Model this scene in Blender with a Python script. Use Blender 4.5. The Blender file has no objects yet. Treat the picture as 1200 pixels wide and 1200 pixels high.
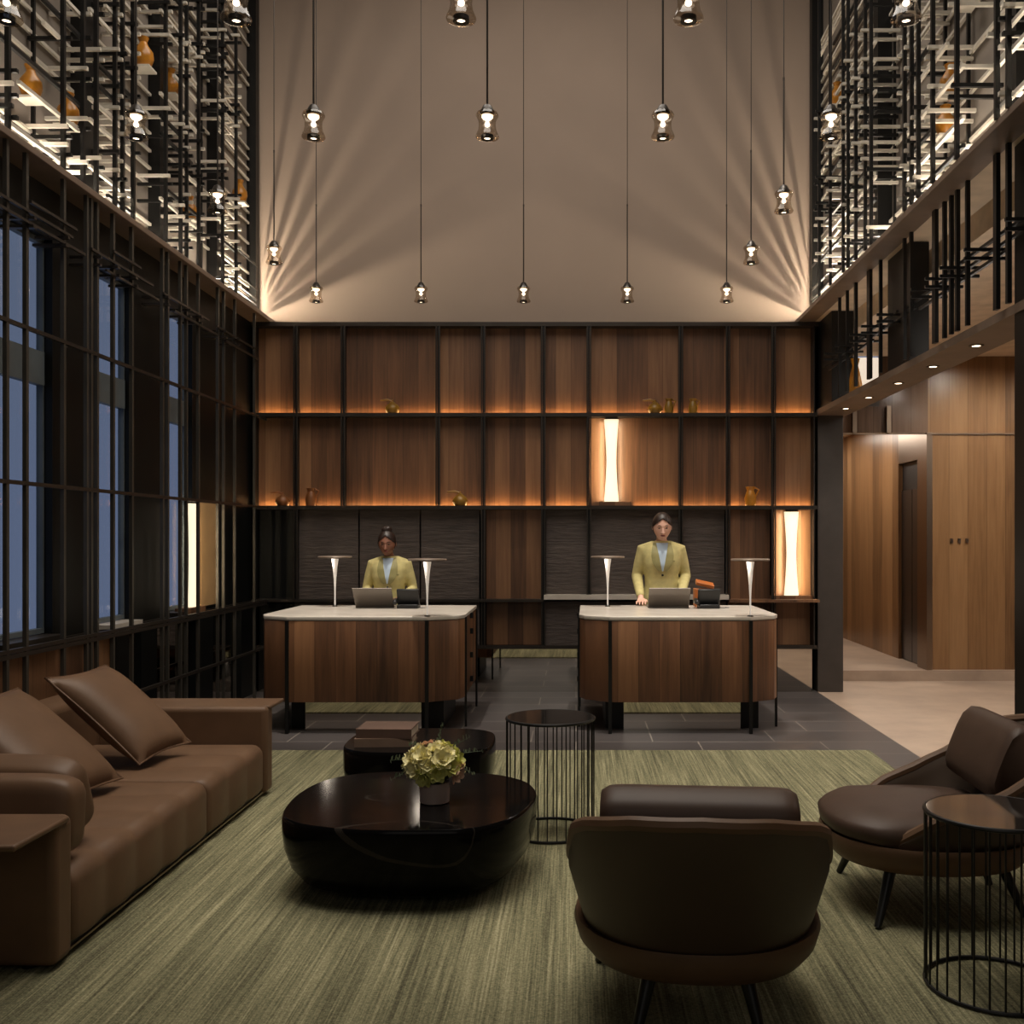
import bpy, bmesh, math, random
from mathutils import Vector, Matrix, Euler
random.seed(7)
PI = math.pi
scene = bpy.context.scene
col = scene.collection

# ------------------------------------------------------------------ helpers
def lin(r, g, b):
    f = lambda c: (c/255/12.92) if c/255 <= .04045 else ((c/255+.055)/1.055)**2.4
    return (f(r), f(g), f(b), 1.0)

class MB:
    """collects geometry for ONE mesh"""
    def __init__(s): s.v = []; s.f = []
    def add(s, vs, fs):
        o = len(s.v); s.v += [tuple(p) for p in vs]; s.f += [tuple(i+o for i in f) for f in fs]; return s
    def box(s, x0, x1, y0, y1, z0, z1):
        vs = [(x0,y0,z0),(x1,y0,z0),(x1,y1,z0),(x0,y1,z0),(x0,y0,z1),(x1,y0,z1),(x1,y1,z1),(x0,y1,z1)]
        return s.add(vs, [(3,2,1,0),(4,5,6,7),(0,1,5,4),(1,2,6,5),(2,3,7,6),(3,0,4,7)])
    def rings(s, rings, cap0=True, cap1=True, closed=False):
        n = len(rings[0]); vs = [p for r in rings for p in r]; fs = []
        m = len(rings)
        for i in range(m if closed else m-1):
            j = (i+1) % m
            for k in range(n):
                l = (k+1) % n
                fs.append((i*n+k, i*n+l, j*n+l, j*n+k))
        if not closed and cap0: fs.append(tuple(range(n-1, -1, -1)))
        if not closed and cap1: fs.append(tuple((m-1)*n+k for k in range(n)))
        return s.add(vs, fs)
    def tube(s, pts, radii, seg=10, dome=False, closed=False):
        pts = [Vector(p) for p in pts]
        if not hasattr(radii, '__len__'): radii = [radii]*len(pts)
        n = len(pts); rings = []; a = None
        for i in range(n):
            if closed: t = (pts[(i+1) % n]-pts[i-1])
            else: t = pts[min(i+1, n-1)]-pts[max(i-1, 0)]
            t.normalize()
            if a is None: a = t.cross(Vector((0,0,1)) if abs(t.z) < .9 else Vector((1,0,0))).normalized()
            else: a = (a-t*a.dot(t)).normalized()
            b = t.cross(a)
            R = radii
            rg = [pts[i]+(a*math.cos(2*PI*k/seg)+b*math.sin(2*PI*k/seg))*R[i] for k in range(seg)]
            if dome and not closed and i == 0:
                for q in (.25,.6,.87):
                    c = math.sqrt(1-(1-q)**2)
                    rings.append([pts[0]-t*R[0]*(1-q)*1.0+(p-pts[0])*c for p in rg])
            rings.append(rg)
            if dome and not closed and i == n-1:
                for q in (.87,.6,.25):
                    c = math.sqrt(1-(1-q)**2)
                    rings.append([pts[-1]+t*R[-1]*(1-q)+(p-pts[-1])*c for p in rg])
        return s.rings(rings, closed=closed)
    def lathe(s, prof, c=(0,0,0), seg=24, caps=True):
        rings = [[(c[0]+r*math.cos(2*PI*k/seg), c[1]+r*math.sin(2*PI*k/seg), c[2]+z) for k in range(seg)] for r, z in prof]
        return s.rings(rings, caps, caps)
    def prism(s, poly, z0, z1):
        return s.rings([[(x,y,z0) for x,y in poly], [(x,y,z1) for x,y in poly]])
    def ball(s, c, r, seg=16, rin=10, M=None):
        rx, ry, rz = r if hasattr(r, '__len__') else (r,r,r)
        rings = []
        for i in range(rin+1):
            a = -PI/2+PI*(i+.02 if i == 0 else (i-.02 if i == rin else i))/rin
            rings.append([Vector((rx*math.cos(a)*math.cos(2*PI*k/seg), ry*math.cos(a)*math.sin(2*PI*k/seg), rz*math.sin(a))) for k in range(seg)])
        rings = [[(M @ p if M else p)+Vector(c) for p in r_] for r_ in rings]
        return s.rings(rings)
    def xf(s, M):
        s.v = [tuple(M @ Vector(p)) for p in s.v]; return s

OFF = {}
def obj(name, mb, mat, parent=None, world=True, bevel=0, bseg=2, sharp=40, sub=0, weld=False):
    me = bpy.data.meshes.new(name)
    vs = mb.v
    if parent is not None and world:
        o = OFF[parent.name]; vs = [(p[0]-o[0], p[1]-o[1], p[2]-o[2]) for p in vs]
    me.from_pydata(vs, [], mb.f); me.update()
    bm = bmesh.new(); bm.from_mesh(me)
    if weld: bmesh.ops.remove_doubles(bm, verts=bm.verts, dist=1e-5)
    bmesh.ops.recalc_face_normals(bm, faces=bm.faces)
    th = math.radians(sharp)
    for f in bm.faces: f.smooth = True
    for e in bm.edges:
        if len(e.link_faces) == 2 and e.calc_face_angle(0) > th: e.smooth = False
    bm.to_mesh(me); bm.free()
    ob = bpy.data.objects.new(name, me); col.objects.link(ob)
    if mat is not None: me.materials.append(mat)
    if parent is not None:
        ob.parent = parent; OFF[ob.name] = OFF[parent.name]
    else: OFF[ob.name] = (0,0,0)
    if bevel:
        m = ob.modifiers.new('bevel', 'BEVEL'); m.width = bevel; m.segments = bseg; m.limit_method = 'ANGLE'; m.harden_normals = False
    if sub:
        m = ob.modifiers.new('sub', 'SUBSURF'); m.levels = sub; m.render_levels = sub
    return ob

def tag(o, label, cat, group=None):
    o['label'] = label; o['category'] = cat
    if group: o['group'] = group
    return o
def thing(name, label, cat, loc=(0,0,0), rz=0, group=None):
    o = bpy.data.objects.new(name, None); col.objects.link(o); o.empty_display_size = .1
    o.location = loc; o.rotation_euler = (0,0,rz); OFF[o.name] = tuple(loc)
    return tag(o, label, cat, group)
def struct(name, mb, mat, **k):
    o = obj(name, mb, mat, **k); o['kind'] = 'structure'; return o
def copy_tree(o, parent=None):
    c = o.copy(); col.objects.link(c)
    if parent is not None: c.parent = parent
    for ch in list(o.children): copy_tree(ch, c)
    return c

# ------------------------------------------------------------------ materials
class NT:
    def __init__(s, name):
        s.m = bpy.data.materials.new(name); s.m.use_nodes = True
        s.t = s.m.node_tree; s.b = s.t.nodes['Principled BSDF']; s.out = s.t.nodes['Material Output']
    def n(s, typ, ins=None, **props):
        nd = s.t.nodes.new(typ)
        for k, v in props.items(): setattr(nd, k, v)
        for k, v in (ins or {}).items(): s.set(nd.inputs[k], v)
        return nd
    def set(s, inp, v):
        if isinstance(v, bpy.types.NodeSocket): s.t.links.new(v, inp)
        else: inp.default_value = v
    def math(s, op, a, b=0.0, c=None):
        nd = s.n('ShaderNodeMath', {0: a, 1: b}, operation=op)
        if c is not None: s.set(nd.inputs[2], c)
        return nd.outputs[0]
    def mix(s, f, a, b, blend='MIX'):
        nd = s.n('ShaderNodeMix', data_type='RGBA', blend_type=blend)
        s.set(nd.inputs[0], f); s.set(nd.inputs[6], a); s.set(nd.inputs[7], b); return nd.outputs[2]
    def xyz(s):
        tc = s.n('ShaderNodeTexCoord'); sp = s.n('ShaderNodeSeparateXYZ', {0: tc.outputs['Object']})
        return tc.outputs['Object'], sp.outputs[0], sp.outputs[1], sp.outputs[2]
    def vec(s, x, y, z): return s.n('ShaderNodeCombineXYZ', {0: x, 1: y, 2: z}).outputs[0]
    def noise(s, v, scale, detail=3, rough=.5):
        return s.n('ShaderNodeTexNoise', {'Vector': v, 'Scale': scale, 'Detail': detail, 'Roughness': rough}).outputs['Fac']
    def ramp(s, f, stops):
        nd = s.n('ShaderNodeValToRGB', {0: f}); el = nd.color_ramp.elements
        el[0].position, el[0].color = stops[0]; el[1].position, el[1].color = stops[-1]
        for p, c in stops[1:-1]: e = el.new(p); e.color = c
        return nd.outputs[0]
    def bump(s, h, strength=.3, dist=.01):
        s.set(s.b.inputs['Normal'], s.n('ShaderNodeBump', {'Height': h, 'Strength': strength, 'Distance': dist}).outputs[0])
    def P(s, **k):
        for a, v in k.items(): s.set(s.b.inputs[a.replace('_', ' ')], v)
        return s.m

def plain(name, c, rough=.5, metal=0, spec=.5, var=.06, scale=6):
    t = NT(name); o, x, y, z = t.xyz()
    nz = t.noise(o, scale, 4)
    d = tuple(v*(1-var*3) for v in c[:3])+(1,); l = tuple(min(1, v*(1+var*3)) for v in c[:3])+(1,)
    cc = t.ramp(nz, [(.25, d), (.75, l)])
    return t.P(Base_Color=cc, Roughness=rough, Metallic=metal, Specular_IOR_Level=spec)
def emit(name, c, strength, base=(.8,.8,.8,1)):
    t = NT(name); return t.P(Base_Color=base, Emission_Color=c, Emission_Strength=strength, Roughness=.5)
def wood(name, dark, mid, light, w=.15, rough=.45):
    t = NT(name); o, x, y, z = t.xyz()
    u = t.math('ADD', x, t.math('ADD', y, 20.0))
    q = t.math('DIVIDE', u, w)
    idx = t.math('FLOOR', q); fr = t.math('FRACT', q)
    wn = t.n('ShaderNodeTexWhiteNoise', {'W': idx}, noise_dimensions='1D').outputs[0]
    g = t.noise(t.vec(t.math('MULTIPLY', u, 22.0), t.math('MULTIPLY', idx, 3.7), t.math('MULTIPLY', z, 1.1)), 1.6, 5, .6)
    g2 = t.noise(t.vec(t.math('MULTIPLY', u, 6.0), t.math('MULTIPLY', idx, 9.1), t.math('MULTIPLY', z, .8)), 1.3, 2)
    f = t.math('ADD', t.math('MULTIPLY', wn, .42), t.math('ADD', t.math('MULTIPLY', g, .42), t.math('MULTIPLY', g2, .3)))
    c = t.ramp(f, [(.28, dark), (.55, mid), (.9, light)])
    seam = t.math('LESS_THAN', fr, .022)
    c = t.mix(t.math('MULTIPLY', seam, .6), c, (dark[0]*.35, dark[1]*.35, dark[2]*.35, 1))
    t.bump(g, .08, .004)
    return t.P(Base_Color=c, Roughness=rough)

M = {}
M['wood'] = wood('walnut', lin(66,44,30), lin(114,79,54), lin(152,112,78))
M['wood_corr'] = wood('corridor_walnut', lin(92,66,43), lin(136,101,67), lin(164,127,88), .2, .3)
M['wood_gloss'] = wood('glossy_grey_walnut', lin(74,58,48), lin(108,88,74), lin(130,108,92), .2, .14)
M['wood_desk'] = wood('desk_walnut', lin(60,38,24), lin(116,78,51), lin(158,112,75), .16)
M['spandrel'] = plain('grey_spandrel', lin(92,100,104), .5)
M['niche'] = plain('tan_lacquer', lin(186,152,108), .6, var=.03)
M['post'] = plain('olive_bronze', lin(68,64,58), .4, .3)
M['black'] = plain('black_metal', lin(22,21,20), .42, .3)
M['lamp_metal'] = plain('lamp_metal', lin(128,112,98), .4, .2)
M['bronze'] = plain('dark_bronze', lin(58,52,47), .38, .5)
M['rod'] = plain('lit_rod_tone', lin(204,196,182), .4, .1)  # dark rods coloured pale, as if lit from below
M['darkwall'] = plain('charcoal_panel', lin(13,15,15), .45, spec=.25)
M['brown_trim'] = plain('brown_lacquer', lin(116,98,84), .5)
M['column'] = plain('bronze_column', lin(62,55,50), .5)
M['plaster'] = plain('taupe_plaster', lin(150,132,118), .85, var=.02, scale=1.2)
M['gallery_panel'] = plain('gallery_plaster', lin(128,118,108), .8, var=.03, scale=2)
M['ceiling'] = plain('ceiling_paint', lin(120,108,94), .9)
M['ceiling_corr'] = plain('corridor_ceiling_paint', lin(205,185,160), .9)
M['leather'] = plain('brown_leather', lin(100,75,55), .5, var=.04, scale=9, spec=.35)
M['leather_dark'] = plain('dark_brown_leather', lin(72,55,45), .5, var=.04, scale=9, spec=.35)
M['leather_back'] = plain('umber_leather', lin(70,54,40), .5, var=.03, scale=4)
M['leg'] = plain('black_leg', lin(18,17,16), .4)
M['white_stone'] = plain('pale_marble', lin(205,196,184), .25, var=.05, scale=4)
M['laptop'] = plain('aluminium_lid', lin(120,112,104), .35, .4, var=.02)
M['plastic'] = plain('black_plastic', lin(24,24,25), .4)
M['grey_plastic'] = plain('grey_plastic', lin(120,118,115), .4)
M['amber'] = plain('amber_ceramic', lin(176,116,34), .28, var=.1, scale=14)
M['ochre'] = plain('ochre_ceramic', lin(140,102,30), .35, var=.1, scale=14)
M['clay'] = plain('clay_ceramic', lin(128,78,40), .45, var=.1, scale=14)
M['mauve'] = plain('mauve_ceramic', lin(198,178,170), .5)
M['orange'] = plain('orange_leather', lin(178,100,46), .45)
M['book_tan'] = plain('tan_book_cloth', lin(120,98,82), .7)
M['book_brown'] = plain('brown_book_cloth', lin(88,66,54), .7)
M['paper'] = plain('paper_pages', lin(200,186,166), .8)
M['blazer'] = plain('mustard_wool', lin(196,183,124), .8, var=.05, scale=20)
M['lapel'] = plain('olive_satin', lin(150,142,92), .6, var=.04, scale=20)
M['shirt'] = plain('pale_blue_cotton', lin(190,208,226), .7, var=.03)
M['trouser'] = plain('charcoal_wool', lin(44,42,42), .8)
M['skin_a'] = plain('skin_deep', lin(140,94,74), .5, var=.03)
M['skin_b'] = plain('skin_light', lin(222,174,152), .5, var=.03)
M['hair'] = plain('dark_hair', lin(40,26,20), .45, var=.1, scale=40)
M['lip'] = plain('lip_red', lin(140,66,60), .4)
M['eye'] = plain('eye_dark', lin(26,20,18), .3)
M['petal_c'] = plain('cream_petal', lin(232,224,170), .6, var=.06, scale=30)
M['petal_p'] = plain('blush_petal', lin(232,196,170), .6, var=.06, scale=30)
M['petal_g'] = plain('lime_petal', lin(206,206,120), .6, var=.06, scale=30)
M['leaf'] = plain('grey_green_leaf', lin(70,84,58), .55, var=.1, scale=20)
M['led'] = emit('led_amber', lin(255,200,132), 24.0)
M['lamp_glow'] = emit('lamp_cream', lin(255,232,190), 1.15)
M['stem_glow'] = emit('stem_white', lin(255,236,214), .3)
M['bulb'] = emit('bulb_warm', lin(255,236,214), 3.0)
M['reflector'] = plain('reflector_chrome', lin(225,210,190), .25, .8)
M['down'] = emit('downlight', lin(255,226,190), 6.0)
M['transom'] = emit('lit_transom', lin(255,238,216), .75)

def mk_mirror(name, c, r):
    t = NT(name); return t.P(Base_Color=c, Metallic=1.0, Roughness=r)
M['mirror'] = mk_mirror('smoked_mirror', lin(190,184,176), .03)
M['door'] = mk_mirror('grey_steel_door', lin(110,112,118), .3)
M['steel'] = mk_mirror('bronze_steel', lin(150,132,116), .3)

t = NT('smoked_glass')
mixn = t.n('ShaderNodeMixShader'); tr = t.n('ShaderNodeBsdfTransparent', {0: lin(232,225,215)}); gl = t.n('ShaderNodeBsdfGlossy', {0: (1,1,1,1), 'Roughness': .06})
lw = t.n('ShaderNodeLayerWeight', {0: .42})
t.set(mixn.inputs[0], t.math('MULTIPLY', lw.outputs['Facing'], .32)); t.set(mixn.inputs[1], tr.outputs[0]); t.set(mixn.inputs[2], gl.outputs[0])
t.t.links.new(mixn.outputs[0], t.out.inputs[0]); M['glass'] = t.m
t = NT('window_pane')
mixn = t.n('ShaderNodeMixShader', {0: .12}); tr = t.n('ShaderNodeBsdfTransparent', {0: lin(232,236,240)}); gl = t.n('ShaderNodeBsdfGlossy', {0: (1,1,1,1), 'Roughness': .05})
t.set(mixn.inputs[1], tr.outputs[0]); t.set(mixn.inputs[2], gl.outputs[0]); t.t.links.new(mixn.outputs[0], t.out.inputs[0]); M['pane'] = t.m
t = NT('black_glass'); M['black_glass'] = t.P(Base_Color=lin(30,27,25), Roughness=.06, Specular_IOR_Level=.9)

t = NT('black_marble'); o, x, y, z = t.xyz()
nz = t.noise(o, 2.2, 4); wv = t.noise(t.vec(t.math('ADD', t.math('MULTIPLY', x, .6), t.math('MULTIPLY', nz, .12)), t.math('MULTIPLY', y, 1.5), t.math('ADD', t.math('MULTIPLY', z, .3), 4.7)), 1.2, 1)
d = t.math('ABSOLUTE', t.math('SUBTRACT', wv, .52))
vein = t.math('LESS_THAN', d, .0016)
M['black_marble'] = t.P(Base_Color=t.mix(t.math('MULTIPLY', vein, .12), lin(12,11,11), lin(120,110,100)), Roughness=.12, Specular_IOR_Level=.1)

t = NT('slate_panel'); o, x, y, z = t.xyz()
nz = t.noise(t.vec(t.math('MULTIPLY', x, 3.0), y, t.math('MULTIPLY', z, 24.0)), 1.5, 5, .65)
n2 = t.noise(o, 1.5, 2)
c = t.ramp(t.math('ADD', t.math('MULTIPLY', nz, .7), t.math('MULTIPLY', n2, .3)), [(.3, lin(60,52,48)), (.7, lin(100,88,81))])
t.bump(nz, .6, .02); M['slate'] = t.P(Base_Color=c, Roughness=.6)

t = NT('dark_tile'); o, x, y, z = t.xyz()
br = t.n('ShaderNodeTexBrick', {'Vector': o, 'Color1': lin(74,69,68), 'Color2': lin(86,80,78), 'Mortar': lin(150,140,130), 'Scale': 1.0, 'Mortar Size': .0045, 'Brick Width': .9, 'Row Height': .42, 'Bias': 0.0}, offset=.37)
nz = t.noise(o, 3, 4)
c = t.mix(t.math('MULTIPLY', nz, .4), br.outputs[0], lin(64,59,58))
M['tile'] = t.P(Base_Color=c, Roughness=.32)

t = NT('beige_stone'); o, x, y, z = t.xyz()
nz = t.noise(o, 2.5, 6, .6); n2 = t.noise(o, .9, 2)
M['stone'] = t.P(Base_Color=t.ramp(t.math('ADD', t.math('MULTIPLY', nz, .6), t.math('MULTIPLY', n2, .4)), [(.3, lin(150,130,114)), (.7, lin(190,168,148))]), Roughness=.4)

t = NT('striated_rug'); o, x, y, z = t.xyz()
a = t.noise(t.vec(t.math('MULTIPLY', x, 46.0), t.math('MULTIPLY', y, .6), 0.0), 1.0, 4, .7)
b = t.noise(t.vec(t.math('MULTIPLY', x, 9.0), t.math('MULTIPLY', y, .45), 3.0), 1.0, 3, .6)
g = t.noise(o, 130, 2, .8)
e = t.noise(t.vec(t.math('MULTIPLY', x, 120.0), t.math('MULTIPLY', y, 1.6), 7.0), 1.0, 2, .7)
f = t.math('ADD', t.math('ADD', t.math('MULTIPLY', a, .5), t.math('MULTIPLY', b, .34)), t.math('ADD', t.math('MULTIPLY', t.math('SUBTRACT', g, .35), .5), t.math('MULTIPLY', t.math('SUBTRACT', e, .5), .5)))
c = t.ramp(f, [(.26, lin(60,58,47)), (.42, lin(101,99,77)), (.55, lin(133,130,101)), (.74, lin(178,171,139))])
t.bump(t.math('ADD', g, e), .4, .01); M['rug'] = t.P(Base_Color=c, Roughness=.95, Specular_IOR_Level=.1)

# ------------------------------------------------------------------ world + camera
w = bpy.data.worlds.new('dusk'); scene.world = w; w.use_nodes = True
nt = w.node_tree; bg = nt.nodes['Background']
tc = nt.nodes.new('ShaderNodeTexCoord'); sp = nt.nodes.new('ShaderNodeSeparateXYZ'); rp = nt.nodes.new('ShaderNodeValToRGB')
nt.links.new(tc.outputs['Generated'], sp.inputs[0]); nt.links.new(sp.outputs[2], rp.inputs[0]); nt.links.new(rp.outputs[0], bg.inputs[0])
rp.color_ramp.elements[0].position = 0; rp.color_ramp.elements[0].color = lin(100,110,134)
rp.color_ramp.elements[1].position = .5; rp.color_ramp.elements[1].color = lin(98,106,122)
bg.inputs[1].default_value = 1.35

cam = bpy.data.cameras.new('camera'); co = bpy.data.objects.new('camera', cam); col.objects.link(co)
co.location = (0,0,1.5); co.rotation_euler = (PI/2,0,0)
cam.sensor_width = 36; cam.lens = 36; cam.shift_x = -75/1200; cam.shift_y = 31/1200
cam.clip_end = 100; scene.camera = co
vs = scene.view_settings; vs.view_transform = 'Standard'; vs.look = 'None'; vs.gamma = 1; vs.use_curve_mapping = False
vs.exposure = 0.0

# ------------------------------------------------------------------ room shell
XL, XR, YB = -3.16, 2.36, 10.06
struct('floor', MB().box(-3.6, XR, -2, 16, -.1, 0), M['tile'])
struct('floor', MB().box(XR, 8, -2, 10.78, -.1, 0), M['stone'])
struct('floor', MB().box(XR, 8, 10.78, 16, -.1, .11), M['stone'])
rug = obj('rug', MB().box(-2.75, 2.06, -1.2, 7.2, 0, .012), M['rug'])
tag(rug, 'large green and beige striated rug under the sofa and armchairs', 'rug')
struct('ceiling', MB().box(-3.6, 2.8, -2, 10.6, 7.6, 7.75), M['ceiling'])
struct('ceiling', MB().box(2.66, 8, -2, 10.85, 3.43, 3.5), M['ceiling_corr'])
struct('ceiling', MB().box(2.63, 8, 10.96, 16, 2.9, 3.0), M['ceiling_corr'])
struct('wall_front', MB().box(-3.6, 8, -2.1, -2, 0, 7.7), M['darkwall'])
struct('wall_back', MB().box(-3.6, 2.6, 10.3, 10.45, 0, 7.7), M['darkwall'])
struct('wall_back', MB().box(-3.2, 2.4, 10.085, 10.28, 3.6, 7.6), M['plaster'])
# left wall with three window openings (z .93 - 3.35)
OP = [(5.5,6.18), (6.78,7.28), (7.92,8.43)]
ys = [-2]+[v for o_ in OP for v in o_]+[10.4]
for i in range(0, len(ys), 2):
    struct('wall_left', MB().box(-3.25, XL, ys[i], ys[i+1], .88, 3.6), M['darkwall'])
for a, b in OP:
    struct('wall_left', MB().box(-3.25, XL, a, b, 3.3, 3.6), M['darkwall'])
struct('wall_left', MB().box(-3.4, -3.25, -2, 5.4, .88, 3.6), M['darkwall'])
struct('wall_left', MB().box(-3.36, -3.2, -2, 10.4, 0, .88), M['darkwall'])
struct('wall_left', MB().box(-3.6, -3.24, -2, 10.4, 3.6, 7.7), M['darkwall'])
for i, (a, b) in enumerate(OP):
    wr = struct('window_%d' % (i+1), MB().box(-3.25, -3.21, a, a+.03, .93, 3.3).box(-3.25, -3.21, b-.015, b, .93, 3.3).box(-3.25, -3.21, a+.03, b-.015, .93, .96).box(-3.25, -3.21, a+.03, b-.015, 3.27, 3.3).box(-3.25, -3.2, a+.03, b-.015, 2.42, 2.62), M['spandrel'])
    obj('pane', MB().box(-3.235, -3.228, a+.01, b-.01, .94, 3.29), M['pane'], wr)
    obj('window_sill', MB().box(-3.26, -3.08, a, b, .897, .925), M['white_stone'] if i == 1 else M['bronze'], wr)
# wood wainscot near side of left wall, mirror at far side
struct('trim_1', MB().box(-3.2, -3.165, -2, 6.95, .06, .86), M['wood'])
struct('trim_2', MB().box(-3.2, -3.14, 2, 10.06, .86, .895), M['bronze'])
mr = obj('mirror_panel', MB().box(-3.2, -3.17, 6.95, 10.06, 0, .85), M['mirror'])
tag(mr, 'long smoked mirror panel low on the left wall behind the posts', 'mirror')
for i, (a, b) in enumerate([(6.95,7.15), (7.35,7.62), (8.40,8.80), (9.55,9.98)]):
    struct('trim_%d' % (3+i), MB().box(-3.17, -3.12, a, b, 0, .86), M['darkwall'])

# cornice ledges
struct('trim_7', MB().box(-3.24, -2.96, -2, 10.08, 3.6, 3.64), M['brown_trim'], bevel=.004)
struct('ceiling', MB().box(2.32, 2.6, -2, 10.08, 3.605, 3.64), M['ceiling_corr'])
struct('trim_8', MB().box(2.15, 2.32, -2, 10.08, 3.6, 3.64), M['brown_trim'], bevel=.004)
# right side: columns, beam, upper wall
struct('trim_9', MB().box(XR, 2.61, 10.0, 10.30, 0, 3.6), M['column'], bevel=.004)
struct('trim_10', MB().box(2.35, 2.66, 5.05, 5.49, 0, 3.6), M['black'], bevel=.004)
struct('trim_11', MB().box(2.34, 2.64, -2, 10.3, 2.70, 2.75), M['brown_trim'])
struct('wall_right', MB().box(2.44, 2.6, -2, 10.4, 3.64, 7.7), M['darkwall'])
struct('wall_right', MB().box(2.58, 2.66, -2, 10.85, 3.43, 3.7), M['ceiling_corr'])
struct('trim_12', MB().box(2.36, 2.50, 7.25, 7.75, 2.75, 3.6), M['black'])
struct('trim_13', MB().box(2.36, 2.56, 9.45, 10.06, 2.75, 3.6), M['black'])
# corridor
struct('wall_corridor', MB().box(3.73, 8, 10.85, 10.95, .11, 3.43), M['wood_corr'])
struct('wall_corridor', MB().box(2.61, 3.73, 10.85, 10.95, 2.62, 2.9), M['wood_gloss'])
struct('wall_corridor', MB().box(3.73, 3.9, 11.85, 15.2, .11, 2.9), M['wood_corr'])
struct('wall_corridor', MB().box(3.73, 3.9, 10.95, 11.85, 2.36, 2.9), M['steel'])
struct('wall_corridor', MB().box(2.5, 3.9, 15.2, 15.3, .11, 2.9), M['wood_corr'])
struct('wall_corridor', MB().box(2.4, 2.61, 10.3, 15.3, .11, 3.5), M['wood_corr'])
struct('wall_corridor', MB().box(7.5, 7.6, -2, 10.85, 0, 3.43), M['wood_corr'])
struct('trim_14', MB().box(3.70, 3.76, 10.80, 11.1, .11, 2.62), M['steel'])
struct('trim_15', MB().box(2.61, 8, 10.835, 10.85, 2.60, 2.615), M['steel'])
dr = struct('door_1', MB().box(3.78, 3.82, 11.1, 11.85, .11, 2.36), M['plastic'])
obj('door_panel', MB().box(3.765, 3.785, 11.11, 11.46, .12, 2.05), M['door'], dr)
obj('door_panel', MB().box(3.765, 3.785, 11.48, 11.84, .12, 2.05), M['door'], dr)
struct('window_4', MB().box(2.70, 3.21, 10.87, 10.9, 2.95, 3.42), M['transom'])
struct('trim_16', MB().box(2.62, 3.21, 10.84, 10.87, 2.9, 2.96).box(2.94, 2.965, 10.84, 10.87, 2.96, 3.42), M['column'])
struct('wall_corridor', MB().box(3.21, 3.73, 10.85, 10.95, 2.9, 3.43), M['wood_gloss'])
hw = thing('reflection_bar', 'bright reflected vertical bar near the column above the recess, left of two', 'reflection', (2.94,10.82,2.6), group='reflected bars')  # metal bars added in place of two bright reflections
obj('strip', MB().box(2.92, 2.965, 10.805, 10.83, 2.617, 2.9), M['steel'], hw)
hw = thing('reflection_bar', 'bright reflected vertical bar above the recess, right of two nearer the wood wall', 'reflection', (3.30,10.82,2.6), group='reflected bars')
obj('strip', MB().box(3.28, 3.325, 10.805, 10.83, 2.617, 2.9), M['steel'], hw)
# soffit downlights
dl_lab = ['farthest of five recessed downlights in the brown soffit, beside the column', 'second farthest recessed downlight in the brown soffit', 'middle one of five recessed downlights in the brown soffit', 'fourth recessed downlight in the brown soffit, over the wood wall edge', 'nearest of five recessed downlights in the brown soffit, over the wood wall']
for y_, lab in zip((9.45,8.71,7.91,7.14,6.37), dl_lab):
    x_ = 2.49
    d_ = thing('ceiling_downlight', lab, 'ceiling light', (x_,y_,2.70), group='soffit downlights')
    obj('trim_ring', MB().lathe([(.026,-.004),(.045,-.004),(.045,0),(.026,0)], (x_,y_,2.70), 20, False), M['bronze'], d_)
    obj('lens', MB().lathe([(.027,-.002),(.027,.0)], (x_,y_,2.699), 20), M['down'], d_)

# wall switches on the corridor wood wall
for k_, xx in enumerate((3.98, 4.06, 4.14)):
    sw = obj('light_switch', MB().box(xx-.015, xx+.015, 10.838, 10.85, 1.45, 1.50), M['steel'])
    tag(sw, ('left','middle','right')[k_]+' of three tiny switches on the corridor wood wall', 'switch', 'corridor switches')

# ------------------------------------------------------------------ back display shelving
sh = thing('display_shelving', 'full width walnut display shelving wall with lit shelves behind the reception desks', 'shelving', (-.4,10.0,0))
VX = [-3.12,-2.72,-2.26,-1.34,-.90,-.317,.125,1.017,1.475,1.917,2.31]
F0, F1, PB = 9.93, 10.06, 10.05
for i in range(len(VX)-1):
    for z0, z1 in ((2.72,3.56), (1.82,2.68)):
        obj('wood_panel', MB().box(VX[i]+.007, VX[i+1]-.007, PB, PB+.03, z0, z1), M['wood'], sh)
    a, b = VX[i]+.012, VX[i+1]-.012
    obj('light_strip', MB().box(a, b, PB-.05, PB-.035, 2.709, 2.717), M['led'], sh)
    if i == 6: a += .42
    obj('light_strip', MB().box(a, b, PB-.05, PB-.035, 1.809, 1.817), M['led'], sh)
for z in (.44, 1.795, 2.695):
    obj('shelf', MB().box(-3.14, 2.34, F0, PB, z-.012, z+.012).box(-3.14, 2.34, F0, F0+.01, z+.012, z+.024), M['bronze'], sh)
obj('shelf', MB().box(-3.14, -.317, F0-.02, PB, .885, .91), M['bronze'], sh)
obj('shelf', MB().box(1.475, 2.34, F0-.1, PB, .885, .91), M['wood'], sh)
obj('marble_ledge', MB().box(-.31, 1.475, F0-.06, PB, .91, .955), M['white_stone'], sh)
obj('top_rail', MB().box(-3.16, 2.36, F0, PB, 3.56, 3.6), M['bronze'], sh)
for i, x in enumerate(VX):
    zlo = .44 if 4 <= i <= 5 or i >= 9 else .9
    if x in (-2.26, -1.34): zlo = 1.795
    for dx in ((-.016,.016) if 0 < i < len(VX)-1 else (0,)):
        obj('post', MB().box(x+dx-.006, x+dx+.006, F0-.005, F0+.012, zlo, 3.56), M['bronze'], sh)
    obj('divider', MB().box(x-.006, x+.006, F0+.012, PB+.02, zlo, 3.56), M['black'], sh)
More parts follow.
